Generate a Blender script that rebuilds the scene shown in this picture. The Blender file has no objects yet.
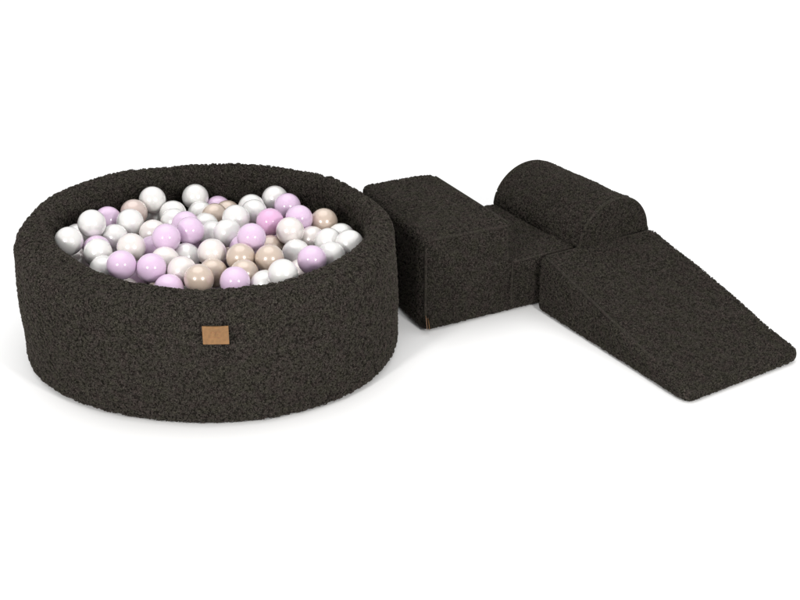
import bpy, bmesh, math, random
import numpy as np
from mathutils import Vector, kdtree
from mathutils import noise as mnoise

# ------------------------------------------------------------------ camera
sc = bpy.context.scene
col = sc.collection
cam_data = bpy.data.cameras.new('camera')
cam = bpy.data.objects.new('camera', cam_data)
col.objects.link(cam)
cam.location = (0.0, 0.0, 1.71287)
cam.rotation_euler = (math.pi / 2 - 0.4701834635557779, 0.0, 0.0)
cam_data.sensor_width = 36.0
cam_data.lens = 36.0 * 1457.677 / 800.0
cam_data.clip_start = 0.05
cam_data.clip_end = 500.0
sc.camera = cam

# ------------------------------------------------------------------ studio light
world = bpy.data.worlds.new('World')
sc.world = world
world.use_nodes = True
wbg = world.node_tree.nodes['Background']
wbg.inputs['Color'].default_value = (1.0, 1.0, 1.0, 1.0)
wbg.inputs['Strength'].default_value = 0.80

def softbox(name, loc, target, size, power):
    ld = bpy.data.lights.new(name, 'AREA')
    ld.shape = 'SQUARE'; ld.size = size; ld.energy = power
    ld.color = (1.0, 0.985, 0.96)
    lo = bpy.data.objects.new(name, ld); col.objects.link(lo)
    lo.location = loc
    lo.rotation_euler = (Vector(target) - Vector(loc)).to_track_quat('-Z', 'Y').to_euler()
    return lo

softbox('studio_lamp', (1.55, 0.55, 1.62), (0.0, 3.2, 0.15), 0.36, 50.0)
softbox('studio_lamp', (-1.75, 0.45, 1.62), (-0.2, 3.2, 0.15), 0.36, 46.0)

# broad overhead studio light, slightly from the front left
od = bpy.data.lights.new('overhead_light', 'SUN'); od.energy = 1.05; od.angle = math.radians(60)
oo = bpy.data.objects.new('overhead_light', od); col.objects.link(oo)
oo.rotation_euler = Vector((0.10, -0.22, -1.0)).to_track_quat('-Z', 'Y').to_euler()

sc.view_settings.view_transform = 'Standard'
sc.view_settings.look = 'None'
sc.view_settings.gamma = 1.0
sc.view_settings.exposure = 0.0
sc.render.engine = 'CYCLES'
sc.cycles.use_denoising = True

# ------------------------------------------------------------------ helpers
def new_mat(name):
    m = bpy.data.materials.new(name); m.use_nodes = True
    nt = m.node_tree
    return m, nt, nt.nodes['Principled BSDF'], nt.nodes['Material Output']

def node(nt, kind, **kw):
    n = nt.nodes.new(kind)
    for k, v in kw.items(): setattr(n, k, v)
    return n

def math_node(nt, op, a, b=None, clamp=False):
    n = nt.nodes.new('ShaderNodeMath'); n.operation = op; n.use_clamp = clamp
    for i, v in enumerate((a, b)):
        if v is None: continue
        if isinstance(v, (int, float)): n.inputs[i].default_value = v
        else: nt.links.new(v, n.inputs[i])
    return n.outputs[0]

def ramp(nt, fac, stops):
    r = nt.nodes.new('ShaderNodeValToRGB')
    el = r.color_ramp.elements
    while len(el) < len(stops): el.new(0.5)
    for e, (p, c) in zip(el, stops): e.position = p; e.color = (*c, 1)
    nt.links.new(fac, r.inputs['Fac'])
    return r.outputs['Color']

def yarn_mat(name, tone, backing=False):
    """charcoal boucle yarn with olive, taupe and mauve fibres"""
    m, nt, b, out = new_mat(name)
    L = nt.links.new
    tc = node(nt, 'ShaderNodeTexCoord'); obj = tc.outputs['Object']
    def noise(scale, detail, rough=0.5):
        n = node(nt, 'ShaderNodeTexNoise'); n.inputs['Scale'].default_value = scale
        n.inputs['Detail'].default_value = detail; n.inputs['Roughness'].default_value = rough
        L(obj, n.inputs['Vector'])
        return n
    T = lambda c: tuple(x * tone for x in c)
    fib = noise(330.0, 3.0, 0.7)
    col_ = ramp(nt, fib.outputs['Fac'], [(0.34, T((0.018, 0.0165, 0.0135))), (0.48, T((0.042, 0.039, 0.033))),
                                         (0.58, T((0.058, 0.054, 0.046))), (0.70, T((0.120, 0.112, 0.098)))])
    tint = noise(45.0, 2.0)
    tn = ramp(nt, tint.outputs['Fac'], [(0.36, (1.0, 0.99, 0.90)), (0.5, (1.02, 0.97, 0.96)), (0.64, (1.07, 0.94, 0.98))])
    mt = node(nt, 'ShaderNodeMix', data_type='RGBA', blend_type='MULTIPLY'); mt.inputs[0].default_value = 1.0
    L(col_, mt.inputs[6]); L(tn, mt.inputs[7])
    L(mt.outputs[2], b.inputs['Base Color'])
    bp = node(nt, 'ShaderNodeBump'); bp.inputs['Strength'].default_value = 0.6; bp.inputs['Distance'].default_value = 0.0006
    f2 = noise(1400.0, 2.0, 0.6)
    L(f2.outputs['Fac'], bp.inputs['Height']); L(bp.outputs[0], b.inputs['Normal'])
    b.inputs['Roughness'].default_value = 0.95
    b.inputs['Specular IOR Level'].default_value = 0.05
    b.inputs['Sheen Weight'].default_value = 0.0 if backing else 0.05
    b.inputs['Sheen Roughness'].default_value = 0.4
    b.inputs['Sheen Tint'].default_value = (0.8, 0.76, 0.7, 1)
    return m

def wobble(o, amp, scale, seed, inset=0.0):
    """soft uneven padding: push the surface in and out a few millimetres"""
    me = o.data
    n = len(me.vertices)
    co = np.empty(n * 3, np.float32); me.vertices.foreach_get('co', co); co = co.reshape(-1, 3)
    no = np.empty(n * 3, np.float32); me.vertices.foreach_get('normal', no); no = no.reshape(-1, 3)
    d = np.array([mnoise.noise(Vector(c) * scale + Vector((seed, 0, 0))) for c in co.tolist()], np.float32)
    k = np.clip((co[:, 2] - 0.004) / 0.03, 0, 1)
    co += no * (d * amp * k - inset)[:, None]
    me.vertices.foreach_set('co', co.ravel()); me.update()

def tuft_lift(P, size):
    edge = []
    for p in P.tolist():
        q_ = Vector(p) / size
        q_ += mnoise.noise_vector(q_ * 1.1) * 0.28
        dd = mnoise.voronoi(q_)[0]; edge.append(min(1.0, (dd[1] - dd[0]) / 0.30) ** 0.5 * (1.0 - 0.9 * dd[0] ** 2))
    return np.clip(np.array(edge), 0, 1)

def add_pile(o, yarn, spacing, length, height, radius, clump, seams=(), npt=6, nsd=5, seed=1, tuft=0.0, tuft_size=0.013):
    """sew short raised loops of yarn all over the cloth; they become part of the cloth's own mesh"""
    rng = np.random.default_rng(seed)
    me = o.data; me.calc_loop_triangles()
    nt_ = len(me.loop_triangles)
    tri = np.empty(nt_ * 3, np.int32); me.loop_triangles.foreach_get('vertices', tri); tri = tri.reshape(-1, 3)
    n = len(me.vertices)
    co = np.empty(n * 3, np.float32); me.vertices.foreach_get('co', co); co = co.reshape(-1, 3).astype(float)
    no = np.empty(n * 3, np.float32); me.vertices.foreach_get('normal', no); no = no.reshape(-1, 3).astype(float)
    A, B, Cc = co[tri[:, 0]], co[tri[:, 1]], co[tri[:, 2]]
    area = 0.5 * np.linalg.norm(np.cross(B - A, Cc - A), axis=1)
    count = int(area.sum() / spacing ** 2)
    pick = rng.choice(nt_, count, p=area / area.sum())
    u, v = rng.random(count), rng.random(count)
    f = u + v > 1; u[f] = 1 - u[f]; v[f] = 1 - v[f]
    P = A[pick] + (B - A)[pick] * u[:, None] + (Cc - A)[pick] * v[:, None]
    t3 = tri[pick]
    N = no[t3[:, 0]] * (1 - u - v)[:, None] + no[t3[:, 1]] * u[:, None] + no[t3[:, 2]] * v[:, None]
    N /= np.linalg.norm(N, axis=1, keepdims=True) + 1e-9
    ok = P[:, 2] > 0.004
    # the cloth parts slightly along every seam
    if seams:
        kd = kdtree.KDTree(sum(len(s) for s in seams)); q = 0
        for s in seams:
            for p in s: kd.insert(p, q); q += 1
        kd.balance()
        dist = np.array([kd.find(p)[2] for p in P.tolist()])
        ok &= dist > 0.0018
    P, N = P[ok], N[ok]; count = len(P)
    ref = rng.normal(size=(count, 3)); T = np.cross(N, ref); T /= np.linalg.norm(T, axis=1, keepdims=True)
    S = np.cross(N, T)
    cl = np.array([mnoise.noise(Vector(p) / clump) + 0.5 * mnoise.noise(Vector(p) * 2.3 / clump) for p in P.tolist()])
    if tuft > 0:
        # the loops bunch into rounded tufts with partings between them
        lift = tuft_lift(P, tuft_size)
        P = P + N * ((lift - 0.45) * tuft)[:, None]
        lb = tuft_lift(co, tuft_size)
        kk = np.clip((co[:, 2] - 0.004) / 0.02, 0, 1)
        co = co + no * (((lb - 0.45) * tuft - 0.0008) * kk)[:, None]
        part = (lift > 0.28) | (rng.random(len(P)) < 0.2)
        P, N, T, S, cl = P[part], N[part], T[part], S[part], cl[part]; count = len(P)
    Hh = height * (0.75 + 0.5 * rng.random(count)) * (1 + 0.75 * cl)
    Hh = np.clip(Hh, height * 0.25, None)
    Ln = length * (0.7 + 0.6 * rng.random(count)); Bd = length * rng.uniform(-0.45, 0.45, count)
    Rr = radius * (0.8 + 0.4 * rng.random(count))
    s = np.linspace(0, 1, npt)
    path = (P[:, None] + T[:, None] * (Ln[:, None] * (s - 0.5))[..., None]
            + S[:, None] * (Bd[:, None] * np.sin(math.pi * s) + 0.18 * Ln[:, None] * np.sin(2 * math.pi * s))[..., None]
            + N[:, None] * (Hh[:, None] * np.sin(math.pi * s) - radius * 0.7)[..., None])
    tg = np.gradient(path, axis=1); tg /= np.linalg.norm(tg, axis=2, keepdims=True) + 1e-12
    U = np.cross(tg, S[:, None] + 0.01); U /= np.linalg.norm(U, axis=2, keepdims=True) + 1e-12
    W = np.cross(tg, U)
    prof = 0.45 + 0.55 * np.sin(math.pi * s)
    ang = 2 * math.pi * np.arange(nsd) / nsd
    ring = (U[:, :, None] * np.cos(ang)[None, None, :, None] + W[:, :, None] * np.sin(ang)[None, None, :, None])
    V = path[:, :, None] + ring * (Rr[:, None] * prof)[..., None, None]
    V = V.reshape(-1, 3)
    V[:, 2] = np.maximum(V[:, 2], 0.0008)
    i, j = np.meshgrid(np.arange(npt - 1), np.arange(nsd), indexing='ij')
    j2 = (j + 1) % nsd
    quad = np.stack([i * nsd + j, i * nsd + j2, (i + 1) * nsd + j2, (i + 1) * nsd + j], -1).reshape(-1, 4)
    Fq = (quad[None] + (np.arange(count) * npt * nsd)[:, None, None]).reshape(-1, 4) + n
    # old faces
    nl = len(me.loops); ol = np.empty(nl, np.int32); me.loops.foreach_get('vertex_index', ol)
    npoly = len(me.polygons); ls = np.empty(npoly, np.int32); me.polygons.foreach_get('loop_start', ls)
    new = bpy.data.meshes.new(me.name)
    new.vertices.add(n + len(V)); new.vertices.foreach_set('co', np.concatenate([co, V]).astype(np.float32).ravel())
    new.loops.add(nl + Fq.size); new.loops.foreach_set('vertex_index', np.concatenate([ol, Fq.ravel().astype(np.int32)]))
    new.polygons.add(npoly + len(Fq))
    new.polygons.foreach_set('loop_start', np.concatenate([ls, nl + 4 * np.arange(len(Fq), dtype=np.int32)]).astype(np.int32))
    new.polygons.foreach_set('material_index', np.concatenate([np.zeros(npoly, np.int32), np.ones(len(Fq), np.int32)]))
    new.update(calc_edges=True); new.validate()
    new.polygons.foreach_set('use_smooth', [True] * len(new.polygons))
    for mm in me.materials: new.materials.append(mm)
    new.materials.append(yarn)
    o.data = new; nm = me.name; bpy.data.meshes.remove(me); new.name = nm

def seam_pts(parent):
    out = []
    for c in bpy.data.objects:
        if c.parent == parent and c.name.startswith('seam'):
            vs = c.data.vertices
            out.append([sum((vs[k + i].co for i in range(8)), Vector()) / 8 for k in range(0, len(vs) - 7, 8)])
    return out

def pile_pit(o):
    wobble(o, 0.005, 7.0, 3.1, 0.0052)
    add_pile(o, YARN_PIT, 0.0028, 0.0055, 0.0015, 0.00092, 0.030, seam_pts(pit), seed=4, npt=5, nsd=4, tuft=0.0050, tuft_size=0.0130)

def pile_set(o, parent, seed):
    wobble(o, 0.005, 8.0, seed * 5.7, 0.0012)
    add_pile(o, YARN_SET, 0.0031, 0.0056, 0.0019, 0.00092, 0.009, seam_pts(parent), npt=5, nsd=4, seed=seed, tuft=0.0015, tuft_size=0.0085)

def ball_mat(name, colour, rough, pearl):
    m, nt, b, out = new_mat(name)
    tc = node(nt, 'ShaderNodeTexCoord')
    n = node(nt, 'ShaderNodeTexNoise'); n.inputs['Scale'].default_value = 18.0; n.inputs['Detail'].default_value = 2.0
    nt.links.new(tc.outputs['Object'], n.inputs['Vector'])
    c2 = tuple(min(1, x * 0.95) for x in colour)
    nt.links.new(ramp(nt, n.outputs['Fac'], [(0.35, c2), (0.65, colour)]), b.inputs['Base Color'])
    r = math_node(nt, 'ADD', math_node(nt, 'MULTIPLY', n.outputs['Fac'], 0.08), rough - 0.04)
    nt.links.new(r, b.inputs['Roughness'])
    b.inputs['Specular IOR Level'].default_value = 0.85 if pearl else 0.45
    b.inputs['Metallic'].default_value = 0.14 if pearl else 0.0
    b.inputs['Coat Weight'].default_value = 0.8 if pearl else 0.4
    b.inputs['Coat Roughness'].default_value = 0.14 if pearl else 0.06
    b.inputs['Subsurface Weight'].default_value = 0.6 if pearl else 0.6
    b.inputs['Subsurface Radius'].default_value = (1.0, 0.8, 0.9)
    b.inputs['Subsurface Scale'].default_value = 0.012
    return m

def leather(name, colour):
    m, nt, b, out = new_mat(name)
    tc = node(nt, 'ShaderNodeTexCoord')
    n = node(nt, 'ShaderNodeTexNoise'); n.inputs['Scale'].default_value = 160.0; n.inputs['Detail'].default_value = 4.0
    nt.links.new(tc.outputs['Object'], n.inputs['Vector'])
    dark = tuple(x * 0.72 for x in colour)
    nt.links.new(ramp(nt, n.outputs['Fac'], [(0.3, dark), (0.65, colour)]), b.inputs['Base Color'])
    bp = node(nt, 'ShaderNodeBump'); bp.inputs['Strength'].default_value = 0.35; bp.inputs['Distance'].default_value = 0.0006
    nt.links.new(n.outputs['Fac'], bp.inputs['Height']); nt.links.new(bp.outputs[0], b.inputs['Normal'])
    b.inputs['Roughness'].default_value = 0.42
    return m

def link_mesh(name, verts, faces, m, parent=None, smooth=True):
    me = bpy.data.meshes.new(name)
    me.from_pydata([tuple(v) for v in verts], [], faces); me.update()
    if smooth: me.polygons.foreach_set('use_smooth', [True] * len(me.polygons))
    me.materials.append(m)
    o = bpy.data.objects.new(name, me); col.objects.link(o)
    if parent: o.parent = parent
    return o

def tag(o, label=None, cat=None, group=None, kind=None):
    if label: o['label'] = label
    if cat: o['category'] = cat
    if group: o['group'] = group
    if kind: o['kind'] = kind
    return o

def root(name, loc, label, cat, group=None):
    e = bpy.data.objects.new(name, None); e.empty_display_size = 0.1
    e.location = loc; col.objects.link(e)
    return tag(e, label, cat, group)

def tube(name, pts, r, m, parent, n=8, step=0.004):
    """round cord through world points, local to parent"""
    off = Vector(parent.location) if parent else Vector()
    P = [Vector(p) - off for p in pts]
    S = [P[0]]
    for a, b in zip(P, P[1:]):
        k = max(1, int((b - a).length / step))
        for i in range(1, k + 1): S.append(a.lerp(b, i / k))
    V, F = [], []
    for i, p in enumerate(S):
        t = (S[min(i + 1, len(S) - 1)] - S[max(i - 1, 0)]).normalized()
        ref = Vector((0, 0, 1)) if abs(t.z) < 0.9 else Vector((1, 0, 0))
        u = t.cross(ref).normalized(); w = t.cross(u)
        rr = r if 0 < i < len(S) - 1 else r * 0.3
        for j in range(n):
            a = 2 * math.pi * j / n
            V.append(p + u * rr * math.cos(a) + w * rr * math.sin(a))
    for i in range(len(S) - 1):
        for j in range(n):
            F.append((i * n + j, i * n + (j + 1) % n, (i + 1) * n + (j + 1) % n, (i + 1) * n + j))
    F.append(tuple(range(n - 1, -1, -1))); F.append(tuple((len(S) - 1) * n + j for j in range(n)))
    return link_mesh(name, V, F, m, parent)

def foam_solid(name, verts, faces, bevel, m, parent, voxel=0.005, min_angle=35, upright=1.0, short_only=False):
    """closed solid with softly rounded edges, remeshed fine enough for the plush relief"""
    bm = bmesh.new()
    vs = [bm.verts.new(v) for v in verts]
    for f in faces: bm.faces.new([vs[i] for i in f])
    bmesh.ops.recalc_face_normals(bm, faces=bm.faces)
    wl = bm.edges.layers.float.new('bevel_weight_edge')
    for e in bm.edges:
        if e.calc_face_angle(0) > math.radians(min_angle):
            d = (e.verts[0].co - e.verts[1].co).normalized()
            e[wl] = 1.0 if abs(d.z) > 0.9 and (e.calc_length() < 0.06 or not short_only) else 1.0 / upright
    me = bpy.data.meshes.new(name + '_base'); bm.to_mesh(me); bm.free()
    tmp = bpy.data.objects.new(name + '_base', me); col.objects.link(tmp)
    b = tmp.modifiers.new('bevel', 'BEVEL'); b.limit_method = 'WEIGHT'; b.width = bevel * upright; b.segments = 6
    r = tmp.modifiers.new('remesh', 'REMESH'); r.mode = 'VOXEL'; r.voxel_size = voxel; r.use_smooth_shade = True
    s = tmp.modifiers.new('smooth', 'SMOOTH'); s.factor = 0.5; s.iterations = 6
    dg = bpy.context.evaluated_depsgraph_get()
    fin = bpy.data.meshes.new_from_object(tmp.evaluated_get(dg))
    bpy.data.objects.remove(tmp, do_unlink=True); bpy.data.meshes.remove(me)
    fin.name = name
    fin.polygons.foreach_set('use_smooth', [True] * len(fin.polygons))
    fin.materials.clear(); fin.materials.append(m)
    o = bpy.data.objects.new(name, fin); col.objects.link(o); o.parent = parent
    return o

def prism(profile_pts):
    """profile_pts: list of (front_point, back_point) pairs, in order round the profile"""
    n = len(profile_pts)
    V = [p[0] for p in profile_pts] + [p[1] for p in profile_pts]
    F = [tuple(range(n)), tuple(range(2 * n - 1, n - 1, -1))]
    F += [(i, i + n, (i + 1) % n + n, (i + 1) % n) for i in range(n)]
    return V, F

# ------------------------------------------------------------------ materials
PIT_FABRIC = yarn_mat('charcoal_gap_shaded_backing', 0.34, True)  # backing colour darkened to paint in shade between the yarn loops
SET_FABRIC = yarn_mat('charcoal_fine_gap_shaded_backing', 0.35, True)  # backing of the foam pieces, gap shade likewise put into its colour
YARN_PIT = yarn_mat('charcoal_curly_yarn', 1.0)
YARN_SET = yarn_mat('charcoal_fine_yarn', 0.9)
SEAM = yarn_mat('charcoal_seam_cord', 0.62)
TAG = leather('cognac_leather', (0.215, 0.104, 0.031))
TAG_PALE = leather('pale_leather', (0.26, 0.145, 0.085))
BALL = {
    'W': ball_mat('pearl_white_plastic', (0.76, 0.75, 0.735), 0.25, True),
    'P': ball_mat('blush_pearl_plastic', (0.76, 0.71, 0.685), 0.25, True),
    'B': ball_mat('blush_beige_plastic', (0.58, 0.47, 0.43), 0.25, True),
    'T': ball_mat('beige_pearl_plastic', (0.57, 0.465, 0.385), 0.25, True),
    'L': ball_mat('lilac_plastic', (0.67, 0.51, 0.675), 0.16, False),
    'K': ball_mat('pink_plastic', (0.68, 0.42, 0.62), 0.16, False),
}

# ------------------------------------------------------------------ setting
fm, nt, b, out = new_mat('white_studio_floor')
nz = node(nt, 'ShaderNodeTexNoise'); nz.inputs['Scale'].default_value = 3.0
tc = node(nt, 'ShaderNodeTexCoord'); nt.links.new(tc.outputs['Object'], nz.inputs['Vector'])
nt.links.new(ramp(nt, nz.outputs['Fac'], [(0.3, (0.92, 0.92, 0.92)), (0.7, (0.94, 0.94, 0.94))]), b.inputs['Base Color'])
b.inputs['Roughness'].default_value = 0.9; b.inputs['Specular IOR Level'].default_value = 0.1
fl = link_mesh('ground', [(-60, -40, 0), (60, -40, 0), (60, 120, 0), (-60, 120, 0)], [(0, 1, 2, 3)], fm, smooth=False)
tag(fl, kind='structure')

# ------------------------------------------------------------------ ball pit
PX, PY, PH = -0.4531, 3.1504, 0.314
H_OUT = [0.4397, -0.0087, -0.0102, 0.0142, -0.0067, 0.0031, 0.0036, -0.0051, -0.0028]
H_BOT = [0.4355, -0.0003, 0.0104, 0.0166, -0.0042, -0.0019, -0.0049, 0.0006, 0.0013]
H_IN = [0.3473, 0.0127, 0.0272, 0.0081, -0.0039, -0.001, 0.0013, 0.0027, -0.0002]

def harm(c, t):
    return c[0] + sum(c[2 * k - 1] * math.cos(k * t) + c[2 * k] * math.sin(k * t) for k in range(1, 5))

def inner_lip(t):
    return harm(H_IN, t) + 0.022 * math.exp(-(((t % (2 * math.pi)) - 3.0) / 0.35) ** 2)

def inner_wall(t):
    return inner_lip(t) + 0.010 + 0.006 * math.exp(-(((t % (2 * math.pi)) - 3.0) / 0.35) ** 2)

def outer_at(t, z):
    k = min(1.0, max(0.0, z / (PH - 0.032)))
    return harm(H_BOT, t) * (1 - k) + harm(H_OUT, t) * k + 0.004 * math.sin(math.pi * k)

pit = root('ball_pit', (PX, PY, 0), 'round charcoal curly plush ball pit filled with pastel balls', 'ball pit')

def pit_profile(t):
    ro, rb, ri, rw = harm(H_OUT, t), harm(H_BOT, t), inner_lip(t), inner_wall(t)
    rh = min(0.032, (ro - ri) / 2 - 0.001)      # half the rim's thickness where the padding is thin
    pts = [(rb - 0.020, 0.002)]
    for i in range(1, 6):
        a = i / 5 * math.pi / 2
        pts.append((rb - 0.020 + 0.020 * math.sin(a), 0.022 - 0.020 * math.cos(a)))
    z0, z1 = 0.022, PH - 0.032
    for i in range(1, 86):
        z = z0 + (z1 - z0) * i / 85
        pts.append((outer_at(t, z), z))
    for i in range(1, 17):
        a = i / 16 * math.pi / 2
        pts.append((ro - rh + rh * math.cos(a), z1 + 0.032 * math.sin(a)))
    a0, a1 = ro - rh, ri + rh
    for i in range(1, 11): pts.append((a0 + (a1 - a0) * i / 10, PH))
    for i in range(1, 17):
        a = i / 16 * math.pi / 2
        pts.append((a1 - rh * math.sin(a), z1 + 0.032 * math.cos(a)))
    for i in range(1, 61):
        k = i / 60; z = z1 + (0.03 - z1) * k
        s = min(1.0, k * 4); s = s * s * (3 - 2 * s)
        pts.append((ri + (rw - ri) * s, z))
    return pts

NT = 900
V, F = [], []
for j in range(NT):
    t = 2 * math.pi * j / NT
    pr = pit_profile(t); NP = len(pr)
    V += [(r * math.cos(t), r * math.sin(t), z) for r, z in pr]
for j in range(NT):
    k = (j + 1) % NT
    for i in range(NP - 1):
        F.append((j * NP + i, k * NP + i, k * NP + i + 1, j * NP + i + 1))
wall = link_mesh('wall', V, F, PIT_FABRIC, pit)
# padded bottom of the pit
V, F = [(0, 0, 0.032)], []
for q in range(1, 41):
    for j in range(160):
        t = 2 * math.pi * j / 160; r = (inner_wall(t) + 0.006) * q / 40
        V.append((r * math.cos(t), r * math.sin(t), 0.032))
for j in range(160): F.append((0, 1 + j, 1 + (j + 1) % 160))
for q in range(39):
    for j in range(160):
        a = 1 + q * 160
        F.append((a + j, a + 160 + j, a + 160 + (j + 1) % 160, a + (j + 1) % 160))
link_mesh('bottom', V, F, PIT_FABRIC, pit)
# seam that crosses the rim at the back right and runs down inside
t = math.radians(47)
tube('seam', [(PX + r * math.cos(t), PY + r * math.sin(t), z + 0.0005)
              for k, (r, z) in enumerate(pit_profile(t)[90:150:4])], 0.0022, SEAM, pit)

pile_pit(wall)

# leather tag stitched to the front of the wall
def pit_point(t, z, off=0.0):
    r = outer_at(t, z) + off
    return Vector((PX + r * math.cos(t), PY + r * math.sin(t), z))

TT, TZ = math.radians(-81.75), 0.2480
TW, TH = 0.0545, 0.045
def tag_pt(u, v, off):
    rad = outer_at(TT, TZ)
    bow = 0.0045 + 0.0045 * max(0.0, v) ** 2 * (1 - (2 * u) ** 2 * 0.8) - 0.0055 * (max(0.0, v - 0.72) / 0.28) ** 2 * (1 - (2 * u) ** 2)
    dip = -0.0016 * (1 - (2 * u) ** 2) if v > 0.9 else 0
    return pit_point(TT + u * TW / rad, TZ + v * TH / 2 + dip - u * 0.0032, bow + off) - Vector((PX, PY, 0))
NU, NV = 22, 18
V, F = [], []
for s in (0.0, 0.0016):
    for j in range(NV + 1):
        for i in range(NU + 1):
            V.append(tag_pt(i / NU - 0.5, 2 * j / NV - 1, s))
B0 = (NU + 1) * (NV + 1)
for j in range(NV):
    for i in range(NU):
        a = j * (NU + 1) + i; c = a + NU + 1
        F.append((a, c, c + 1, a + 1)); F.append((B0 + a, B0 + a + 1, B0 + c + 1, B0 + c))
loop = [i for i in range(NU + 1)] + [j * (NU + 1) + NU for j in range(1, NV + 1)] + \
       [NV * (NU + 1) + i for i in range(NU - 1, -1, -1)] + [j * (NU + 1) for j in range(NV - 1, 0, -1)]
for a, b_ in zip(loop, loop[1:] + loop[:1]): F.append((a, b_, b_ + B0, a + B0))
ptag = link_mesh('leather_tag', V, F, TAG, pit, smooth=False)
ptag['label'] = 'cognac brown leather tag on the front'
# faint embossed mark: two small arches over a short line of ticks
EMB = leather('embossed_leather', (0.27, 0.12, 0.05))
def tag_world(u, v): return tag_pt(u, v, 0.0017) + Vector((PX, PY, 0))
def emboss(pts): 
    return tube('embossed_mark', [tag_world(u, v) for u, v in pts], 0.0006, EMB, pit, n=6, step=0.002)
marks = []
for cu, w_ in ((-0.10, 0.085), (0.085, 0.085)):
    marks.append(emboss([(cu + w_ * math.cos(a), 0.02 + 0.36 * math.sin(a)) for a in [math.pi * i / 10 for i in range(11)]]))
marks.append(emboss([(-0.24 + 0.48 * i / 8, -0.24) for i in range(9)]))
for o in marks:
    o.parent = ptag

# ------------------------------------------------------------------ foam step block (tall step and low step in one cover)
E_ = Vector((0.913, 0.408, 0)); E2 = Vector((0.871, 0.491, 0)); C0 = Vector((0.0585, 3.186, 0))
D0, D1 = Vector((-0.168, 0.358, 0)), Vector((-0.194, 0.337, 0))
W1, WT, H1, H2 = 0.2435, 0.682, 0.254, 0.151
def step_pt(t, b, z):
    k = min(1.0, t / W1)
    along = E_ * t if t <= W1 else E_ * W1 + E2 * (t - W1)
    return C0 + along + (D0 * (1 - k) + D1 * k) * b + Vector((0, 0, z))
step = root('foam_step', tuple(C0), 'charcoal plush foam block with a tall step and a low step beside the ball pit', 'foam step')
prof = [(0, 0.002), (WT, 0.002), (WT, H2), (W1, H2), (W1, H1), (0, H1)]
V, F = prism([(step_pt(t, 0, z) - C0, step_pt(t, 0.76 if t == WT else (1 if z > H2 or t == 0 else 0.93), z) - C0) for t, z in prof])
step_body = foam_solid('body', V, F, 0.014, SET_FABRIC, step, upright=2.2)
def seam_on(parent, pts, r=0.0026): return tube('seam', pts, r * 1.05, SEAM, parent)
q = 0.0034
q = 0.0042
seam_on(step, [step_pt(0.018, 0.010, H1 - q), step_pt(W1 - 0.016, 0.010, H1 - q)], 0.0034)
seam_on(step, [step_pt(0.0078, 0.020, 0.030), step_pt(0.0078, 0.020, H1 - 0.020)], 0.0034)
seam_on(step, [step_pt(W1 - 0.0048, 0.04, H1 - q), step_pt(W1 - 0.0048, 0.95, H1 - q)], 0.0030)
seam_on(step, [step_pt(W1, -0.0010, 0.026), step_pt(W1, -0.0010, H2 - 0.004)], 0.0020)
seam_on(step, [step_pt(W1 + 0.004, 0.010, H2 - q), step_pt(WT - 0.05, 0.010, H2 - q)], 0.0034)
pile_set(step_body, step, 1)
# folded leather loop tag sewn into the bottom of the front left edge
base = step_pt(0.011, 0.012, 0.0)
outw = (Vector((0.10, -1.0, 0))).normalized(); side = Vector((outw.y, -outw.x, 0)) * -1
def loop_leaf(off0, off1, z0, z1, nm, m, parent):
    V = []
    for th in (0, 0.0012):
        for z, o1 in ((z0, off1), (z1, off0)):
            for dist in (0.0, 0.012, 0.016):
                V.append(base + outw * dist + side * (o1 + th) + Vector((0, 0, z)) - C0)
    F = [(0, 1, 4, 3), (1, 2, 5, 4), (6, 9, 10, 7), (7, 10, 11, 8), (0, 6, 7, 1), (1, 7, 8, 2), (3, 4, 10, 9), (4, 5, 11, 10), (0, 3, 9, 6), (2, 8, 11, 5)]
    return link_mesh(nm, V, F, m, parent, smooth=False)
lt = loop_leaf(-0.0040, -0.0010, 0.014, 0.047, 'loop_tag', TAG_PALE, step)
loop_leaf(0.0020, 0.0050, 0.014, 0.038, 'tag_fold', TAG, lt)

# ------------------------------------------------------------------ half round foam bolster on the low step
HA = Vector((0.4535, 3.350, 0)); HW = Vector((0.826, 0.563, 0)); HD = Vector((-0.563, 0.826, 0))
RB, HL = 0.1175, 0.358
RS, RS_BACK = 1.01, 0.885
HZ = H2 - 0.003
bol = root('half_cylinder_bolster', tuple(HA + HW * RB + Vector((0, 0, HZ))), 'charcoal plush half-cylinder bolster lying flat side down on the low step', 'foam bolster')
OB = Vector(bol.location)
arc = [(RB + RB * math.cos(a), RB * math.sin(a)) for a in [math.pi * i / 40 for i in range(41)]]
def bol_pt(w, b, z): return HA + HW * w + HD * b + Vector((0, 0, HZ + z * (RS + (RS_BACK - RS) * b / HL)))
V, F = prism([(bol_pt(w, 0, z) - OB, bol_pt(w, HL, z) - OB) for w, z in arc])
bol_body = foam_solid('body', V, F, 0.008, SET_FABRIC, bol)
for b_ in (0.0035, HL - 0.0035):
    seam_on(bol, [bol_pt(RB + (RB - 0.0032) * math.cos(a), b_, (RB - 0.0032) * math.sin(a)) for a in [math.pi * (0.005 + 0.99 * i / 30) for i in range(31)]], 0.0036)

pile_set(bol_body, bol, 2)

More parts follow.
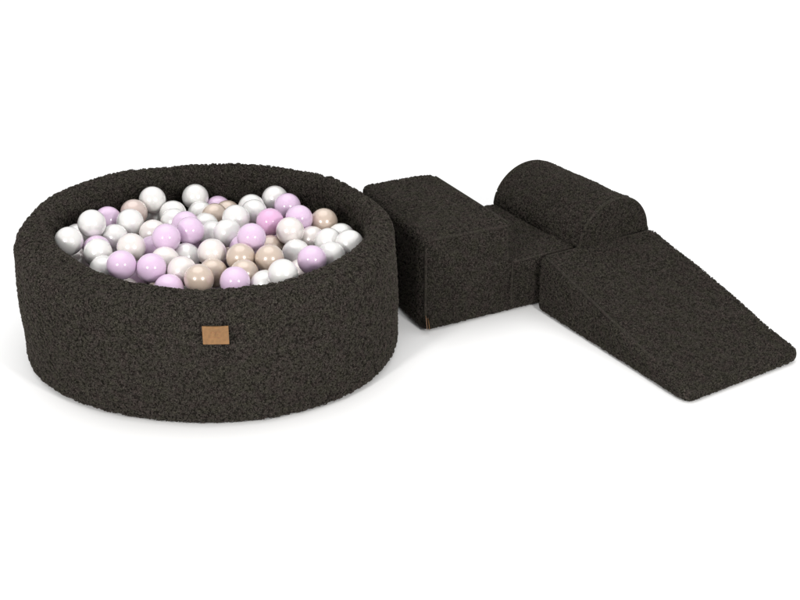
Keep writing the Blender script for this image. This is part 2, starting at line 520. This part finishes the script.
# ------------------------------------------------------------------ wedge ramp
A0, A1 = Vector((0.350, 3.313, 0)), Vector((0.660, 3.485, 0))
T0, T1 = Vector((0.651, 2.838, 0)), Vector((0.959, 3.045, 0))
WH, WTIP = 0.153, 0.030
ramp_o = root('foam_ramp', tuple(A0), 'charcoal plush foam wedge ramp sloping down to the floor in front of the low step', 'foam ramp')
Z = lambda z: Vector((0, 0, z))
low = Z(0.002)
V = [A0 + low, A1 + low, T1 + low, T0 + low, A0 + Z(WH), A1 + Z(WH + 0.004), T1 + Z(WTIP), T0 + Z(WTIP)]
V = [v - A0 for v in V]
F = [(0, 3, 2, 1), (4, 5, 6, 7), (0, 1, 5, 4), (3, 7, 6, 2), (0, 4, 7, 3), (1, 2, 6, 5)]
ramp_body = foam_solid('body', V, F, 0.011, SET_FABRIC, ramp_o, upright=2.8, short_only=True)
def inset(p, toward, k): return p + (toward - p).normalized() * k
n0 = (A1 - A0).normalized()
seam_on(ramp_o, [A0 + Z(WH - 0.0008) + n0 * 0.010 + (T0 - A0).normalized() * 0.014, T0 + Z(WTIP + 0.0006) + n0 * 0.010 - (T0 - A0).normalized() * 0.026], 0.0034)
seam_on(ramp_o, [A0 + Z(WH - 0.002) + n0 * 0.014 + (T0 - A0).normalized() * 0.006, A1 + Z(WH - 0.002) - n0 * 0.014 + (T1 - A1).normalized() * 0.006], 0.0024)
pile_set(ramp_body, ramp_o, 3)

# ------------------------------------------------------------------ balls: x, y, z, colour
BALLS = [
    (-0.7851, 3.1440, 0.2720, 'W'),
    (-0.7894, 3.2502, 0.2327, 'W'),
    (-0.7416, 3.2105, 0.2872, 'W'),
    (-0.7266, 3.3237, 0.2471, 'L'),
    (-0.6668, 3.3562, 0.2527, 'B'),
    (-0.6651, 3.2880, 0.2561, 'W'),
    (-0.6944, 3.2282, 0.2413, 'W'),
    (-0.6336, 3.1203, 0.2660, 'P'),
    (-0.7089, 3.1004, 0.2610, 'W'),
    (-0.7249, 3.1637, 0.2405, 'L'),
    (-0.6356, 3.0016, 0.2771, 'L'),
    (-0.7749, 3.1887, 0.1956, 'P'),
    (-0.6849, 3.0381, 0.2468, 'W'),
    (-0.5682, 3.0050, 0.2678, 'L'),
    (-0.6278, 3.4110, 0.2643, 'W'),
    (-0.5291, 3.4794, 0.2428, 'W'),
    (-0.5730, 3.3792, 0.2391, 'W'),
    (-0.6271, 3.4349, 0.2006, 'W'),
    (-0.5608, 3.3123, 0.2466, 'W'),
    (-0.5093, 3.4204, 0.2201, 'W'),
    (-0.4736, 3.4894, 0.2058, 'L'),
    (-0.4666, 3.3717, 0.2349, 'T'),
    (-0.4422, 3.4315, 0.2176, 'T'),
    (-0.4040, 3.2918, 0.2652, 'W'),
    (-0.5039, 3.1932, 0.2759, 'L'),
    (-0.5239, 3.2572, 0.2631, 'L'),
    (-0.5519, 3.1350, 0.2840, 'L'),
    (-0.4833, 3.3089, 0.2357, 'W'),
    (-0.6051, 3.2572, 0.2403, 'P'),
    (-0.4579, 3.2491, 0.2417, 'W'),
    (-0.4409, 3.0975, 0.2624, 'P'),
    (-0.4155, 3.2056, 0.2649, 'W'),
    (-0.5954, 3.1742, 0.2344, 'L'),
    (-0.5098, 3.1424, 0.2307, 'W'),
    (-0.5485, 3.0744, 0.2526, 'P'),
    (-0.4994, 3.0070, 0.2592, 'P'),
    (-0.4532, 2.9516, 0.2660, 'T'),
    (-0.4324, 3.0329, 0.2416, 'T'),
    (-0.5213, 2.9438, 0.2447, 'L'),
    (-0.3701, 3.0653, 0.2655, 'T'),
    (-0.3702, 2.9346, 0.2681, 'L'),
    (-0.3564, 3.0003, 0.2548, 'T'),
    (-0.3493, 3.1241, 0.2900, 'L'),
    (-0.3737, 3.1632, 0.2439, 'L'),
    (-0.3140, 3.2073, 0.2217, 'T'),
    (-0.3025, 3.0551, 0.2669, 'T'),
    (-0.3183, 3.2686, 0.2660, 'K'),
    (-0.2857, 3.4076, 0.2475, 'L'),
    (-0.2485, 3.2880, 0.2663, 'L'),
    (-0.3220, 3.4661, 0.2439, 'W'),
    (-0.3786, 3.4195, 0.2396, 'W'),
    (-0.3657, 3.3537, 0.2530, 'W'),
    (-0.2651, 3.2073, 0.2695, 'P'),
    (-0.2149, 3.2403, 0.2305, 'P'),
    (-0.1887, 3.3144, 0.2463, 'T'),
    (-0.1445, 3.2515, 0.2335, 'W'),
    (-0.1720, 3.1900, 0.2482, 'W'),
    (-0.1200, 3.1480, 0.2623, 'W'),
    (-0.1618, 3.0942, 0.2562, 'W'),
    (-0.2031, 3.0417, 0.2707, 'L'),
    (-0.2481, 3.1498, 0.2365, 'W'),
    (-0.2617, 2.9273, 0.2900, 'W'),
    (-0.3054, 2.9573, 0.2485, 'W'),
    (-0.2329, 3.0865, 0.2156, 'P'),
]
DEEP = [(-0.313, 3.238, 0.161), (-0.582, 3.167, 0.168), (-0.464, 3.039, 0.175), (-0.637, 3.3, 0.175), (-0.128, 3.153, 0.175), (-0.512, 3.333, 0.169), (-0.719, 3.213, 0.165), (-0.181, 3.202, 0.174), (-0.391, 3.408, 0.171), (-0.379, 3.081, 0.173), (-0.646, 3.069, 0.175), (-0.565, 3.053, 0.175), (-0.646, 3.223, 0.175), (-0.342, 3.36, 0.177), (-0.324, 3.169, 0.146), (-0.627, 3.369, 0.175), (-0.46, 3.114, 0.175), (-0.644, 3.138, 0.175), (-0.389, 3.013, 0.175), (-0.264, 3.377, 0.175), (-0.326, 3.454, 0.175), (-0.384, 3.198, 0.165), (-0.57, 3.273, 0.175), (-0.428, 3.279, 0.176), (-0.534, 3.114, 0.173), (-0.655, 3.257, 0.115), (-0.449, 3.329, 0.115), (-0.465, 3.47, 0.115), (-0.429, 3.411, 0.115)]
LABELS = [
    'pearl white ball farthest left, pressed against the left rim',
    'pearl white ball half hidden just behind the leftmost ball',
    'pearl white ball by the left back wall, small lilac ball at its right',
    'lilac ball peeking out between two white balls near the left back wall',
    'blush beige ball below the left one of the white balls along the back wall',
    'pearl white ball directly in front of the blush beige ball',
    'pearl white ball between the left back wall balls and the faintly blush one',
    'faintly blush white ball just left of the big lilac ball',
    'pearl white ball at the left front, a lilac ball top showing behind it',
    'lilac ball almost hidden, only its top showing over a white ball at the left',
    'lilac ball leftmost of those lying along the front rim',
    'blush white ball deep against the left front rim under the leftmost ball',
    'blush white ball low at the left front rim, under a white ball',
    'lilac ball at the front rim, second lilac from the left there',
    'pearl white ball high at the back wall, right beside the blush beige ball',
    'pearl white ball lying highest against the back wall, second from the left there',
    'pearl white ball top showing between the two leftmost balls of the back wall',
    'small greyish white ball deep in the gap right of the blush beige ball',
    'pearl white ball just behind the pair of large overlapping lilac balls',
    'pearl white ball directly below the highest ball at the back wall',
    'pale lilac ball low against the back wall, right of the highest white ball',
    'beige ball behind, left one of two beige balls near the back wall',
    'beige ball behind, right one of two beige balls near the back wall',
    'pearl white ball in front of the two beige balls at the back',
    'large lilac ball, right one of the overlapping pair left of the middle',
    'lilac ball top seen behind the overlapping pair of large lilac balls',
    'large lilac ball, left and foremost of the overlapping pair left of the middle',
    'pearl white ball just right of the overlapping lilac pair',
    'blush white ball tucked behind the left side of the foremost large lilac ball',
    'pearl white ball partly hidden above the big central blush white ball',
    'large blush white ball fully visible in the middle of the pit',
    'pearl white ball left of the lilac ball in the middle of the heap',
    'lilac ball in the gap below the foremost large lilac ball',
    'pearl white ball half hidden below the overlapping lilac pair',
    'blush white ball half hidden behind a lilac ball of the front row',
    'large blush white ball in the front row, left of the beige balls',
    'beige ball at the front rim, left one of the front beige pair',
    'beige ball behind and right of the beige ball at the front rim',
    'lilac ball mostly hidden behind the front rim, left of the front beige pair',
    'beige ball behind the front lilac ball, right of the central white ball',
    'lilac ball at the very front of the rim, right of the front beige pair',
    'beige ball half hidden right of the very front lilac ball',
    'lilac ball in the middle of the heap, behind a beige ball',
    'lilac ball half hidden under the middle lilac ball',
    'beige ball top showing behind another beige ball right of the middle',
    'beige ball fully in view right of the middle, below a half hidden beige one',
    'bright pink ball, the most saturated of all, right of the middle',
    'lilac ball near the back wall touching the white ball at its left',
    'lilac ball at the right, below the lilac ball near the back wall',
    'pearl white ball lying against the back wall, right one of the high white balls there',
    'pearl white ball low at the back wall, between the beige pair and the pink ball',
    'pearl white ball half hidden beneath the low white ball at the back wall',
    'blush white ball in front of the pink ball and the lilac ball at its right',
    'blush white ball partly hidden below the lone beige ball at the right',
    'beige ball alone against the right back wall',
    'pearl white ball at the right, half hidden behind the rightmost ball',
    'pearl white ball left of the rightmost ball, below the lone beige ball',
    'pearl white ball farthest right, pressed against the right rim',
    'pearl white ball at the right front rim, below the rightmost balls',
    'large lilac ball near the right front rim',
    'pearl white ball left of the large lilac ball at the right front',
    'pearl white ball at the front rim right of centre, over a lower white ball',
    'pearl white ball sunk behind the front rim, right of the very front lilac ball',
    'blush white ball deep at the right front rim, under the large lilac ball',
]

def ball_mesh(name, m):
    bm = bmesh.new()
    bmesh.ops.create_uvsphere(bm, u_segments=48, v_segments=28, radius=BR)
    me = bpy.data.meshes.new(name); bm.to_mesh(me); bm.free()
    me.polygons.foreach_set('use_smooth', [True] * len(me.polygons))
    me.materials.append(m)
    return me

BR = 0.0342
BM = {k: ball_mesh('play_ball', m) for k, m in BALL.items()}
rnd = random.Random(5)
def place_ball(p, kind, label, group):
    o = bpy.data.objects.new('play_ball', BM[kind]); col.objects.link(o)
    o.location = p
    o.rotation_euler = (rnd.uniform(0, 6.28), rnd.uniform(0, 6.28), rnd.uniform(0, 6.28))
    return tag(o, label, 'ball', group)
for (x, y, z, k), lab in zip(BALLS, LABELS):
    place_ball((x, y, z), k, lab, 'pastel balls in the ball pit')
KN = {'W': 'white', 'P': 'white', 'L': 'lilac', 'T': 'beige', 'B': 'beige'}
for i, p in enumerate(DEEP):
    k = 'WLPTWLWB'[i % 8]
    place_ball(p, k, '%s ball buried deep in the pit beneath the visible balls' % KN[k], 'pastel balls in the ball pit')
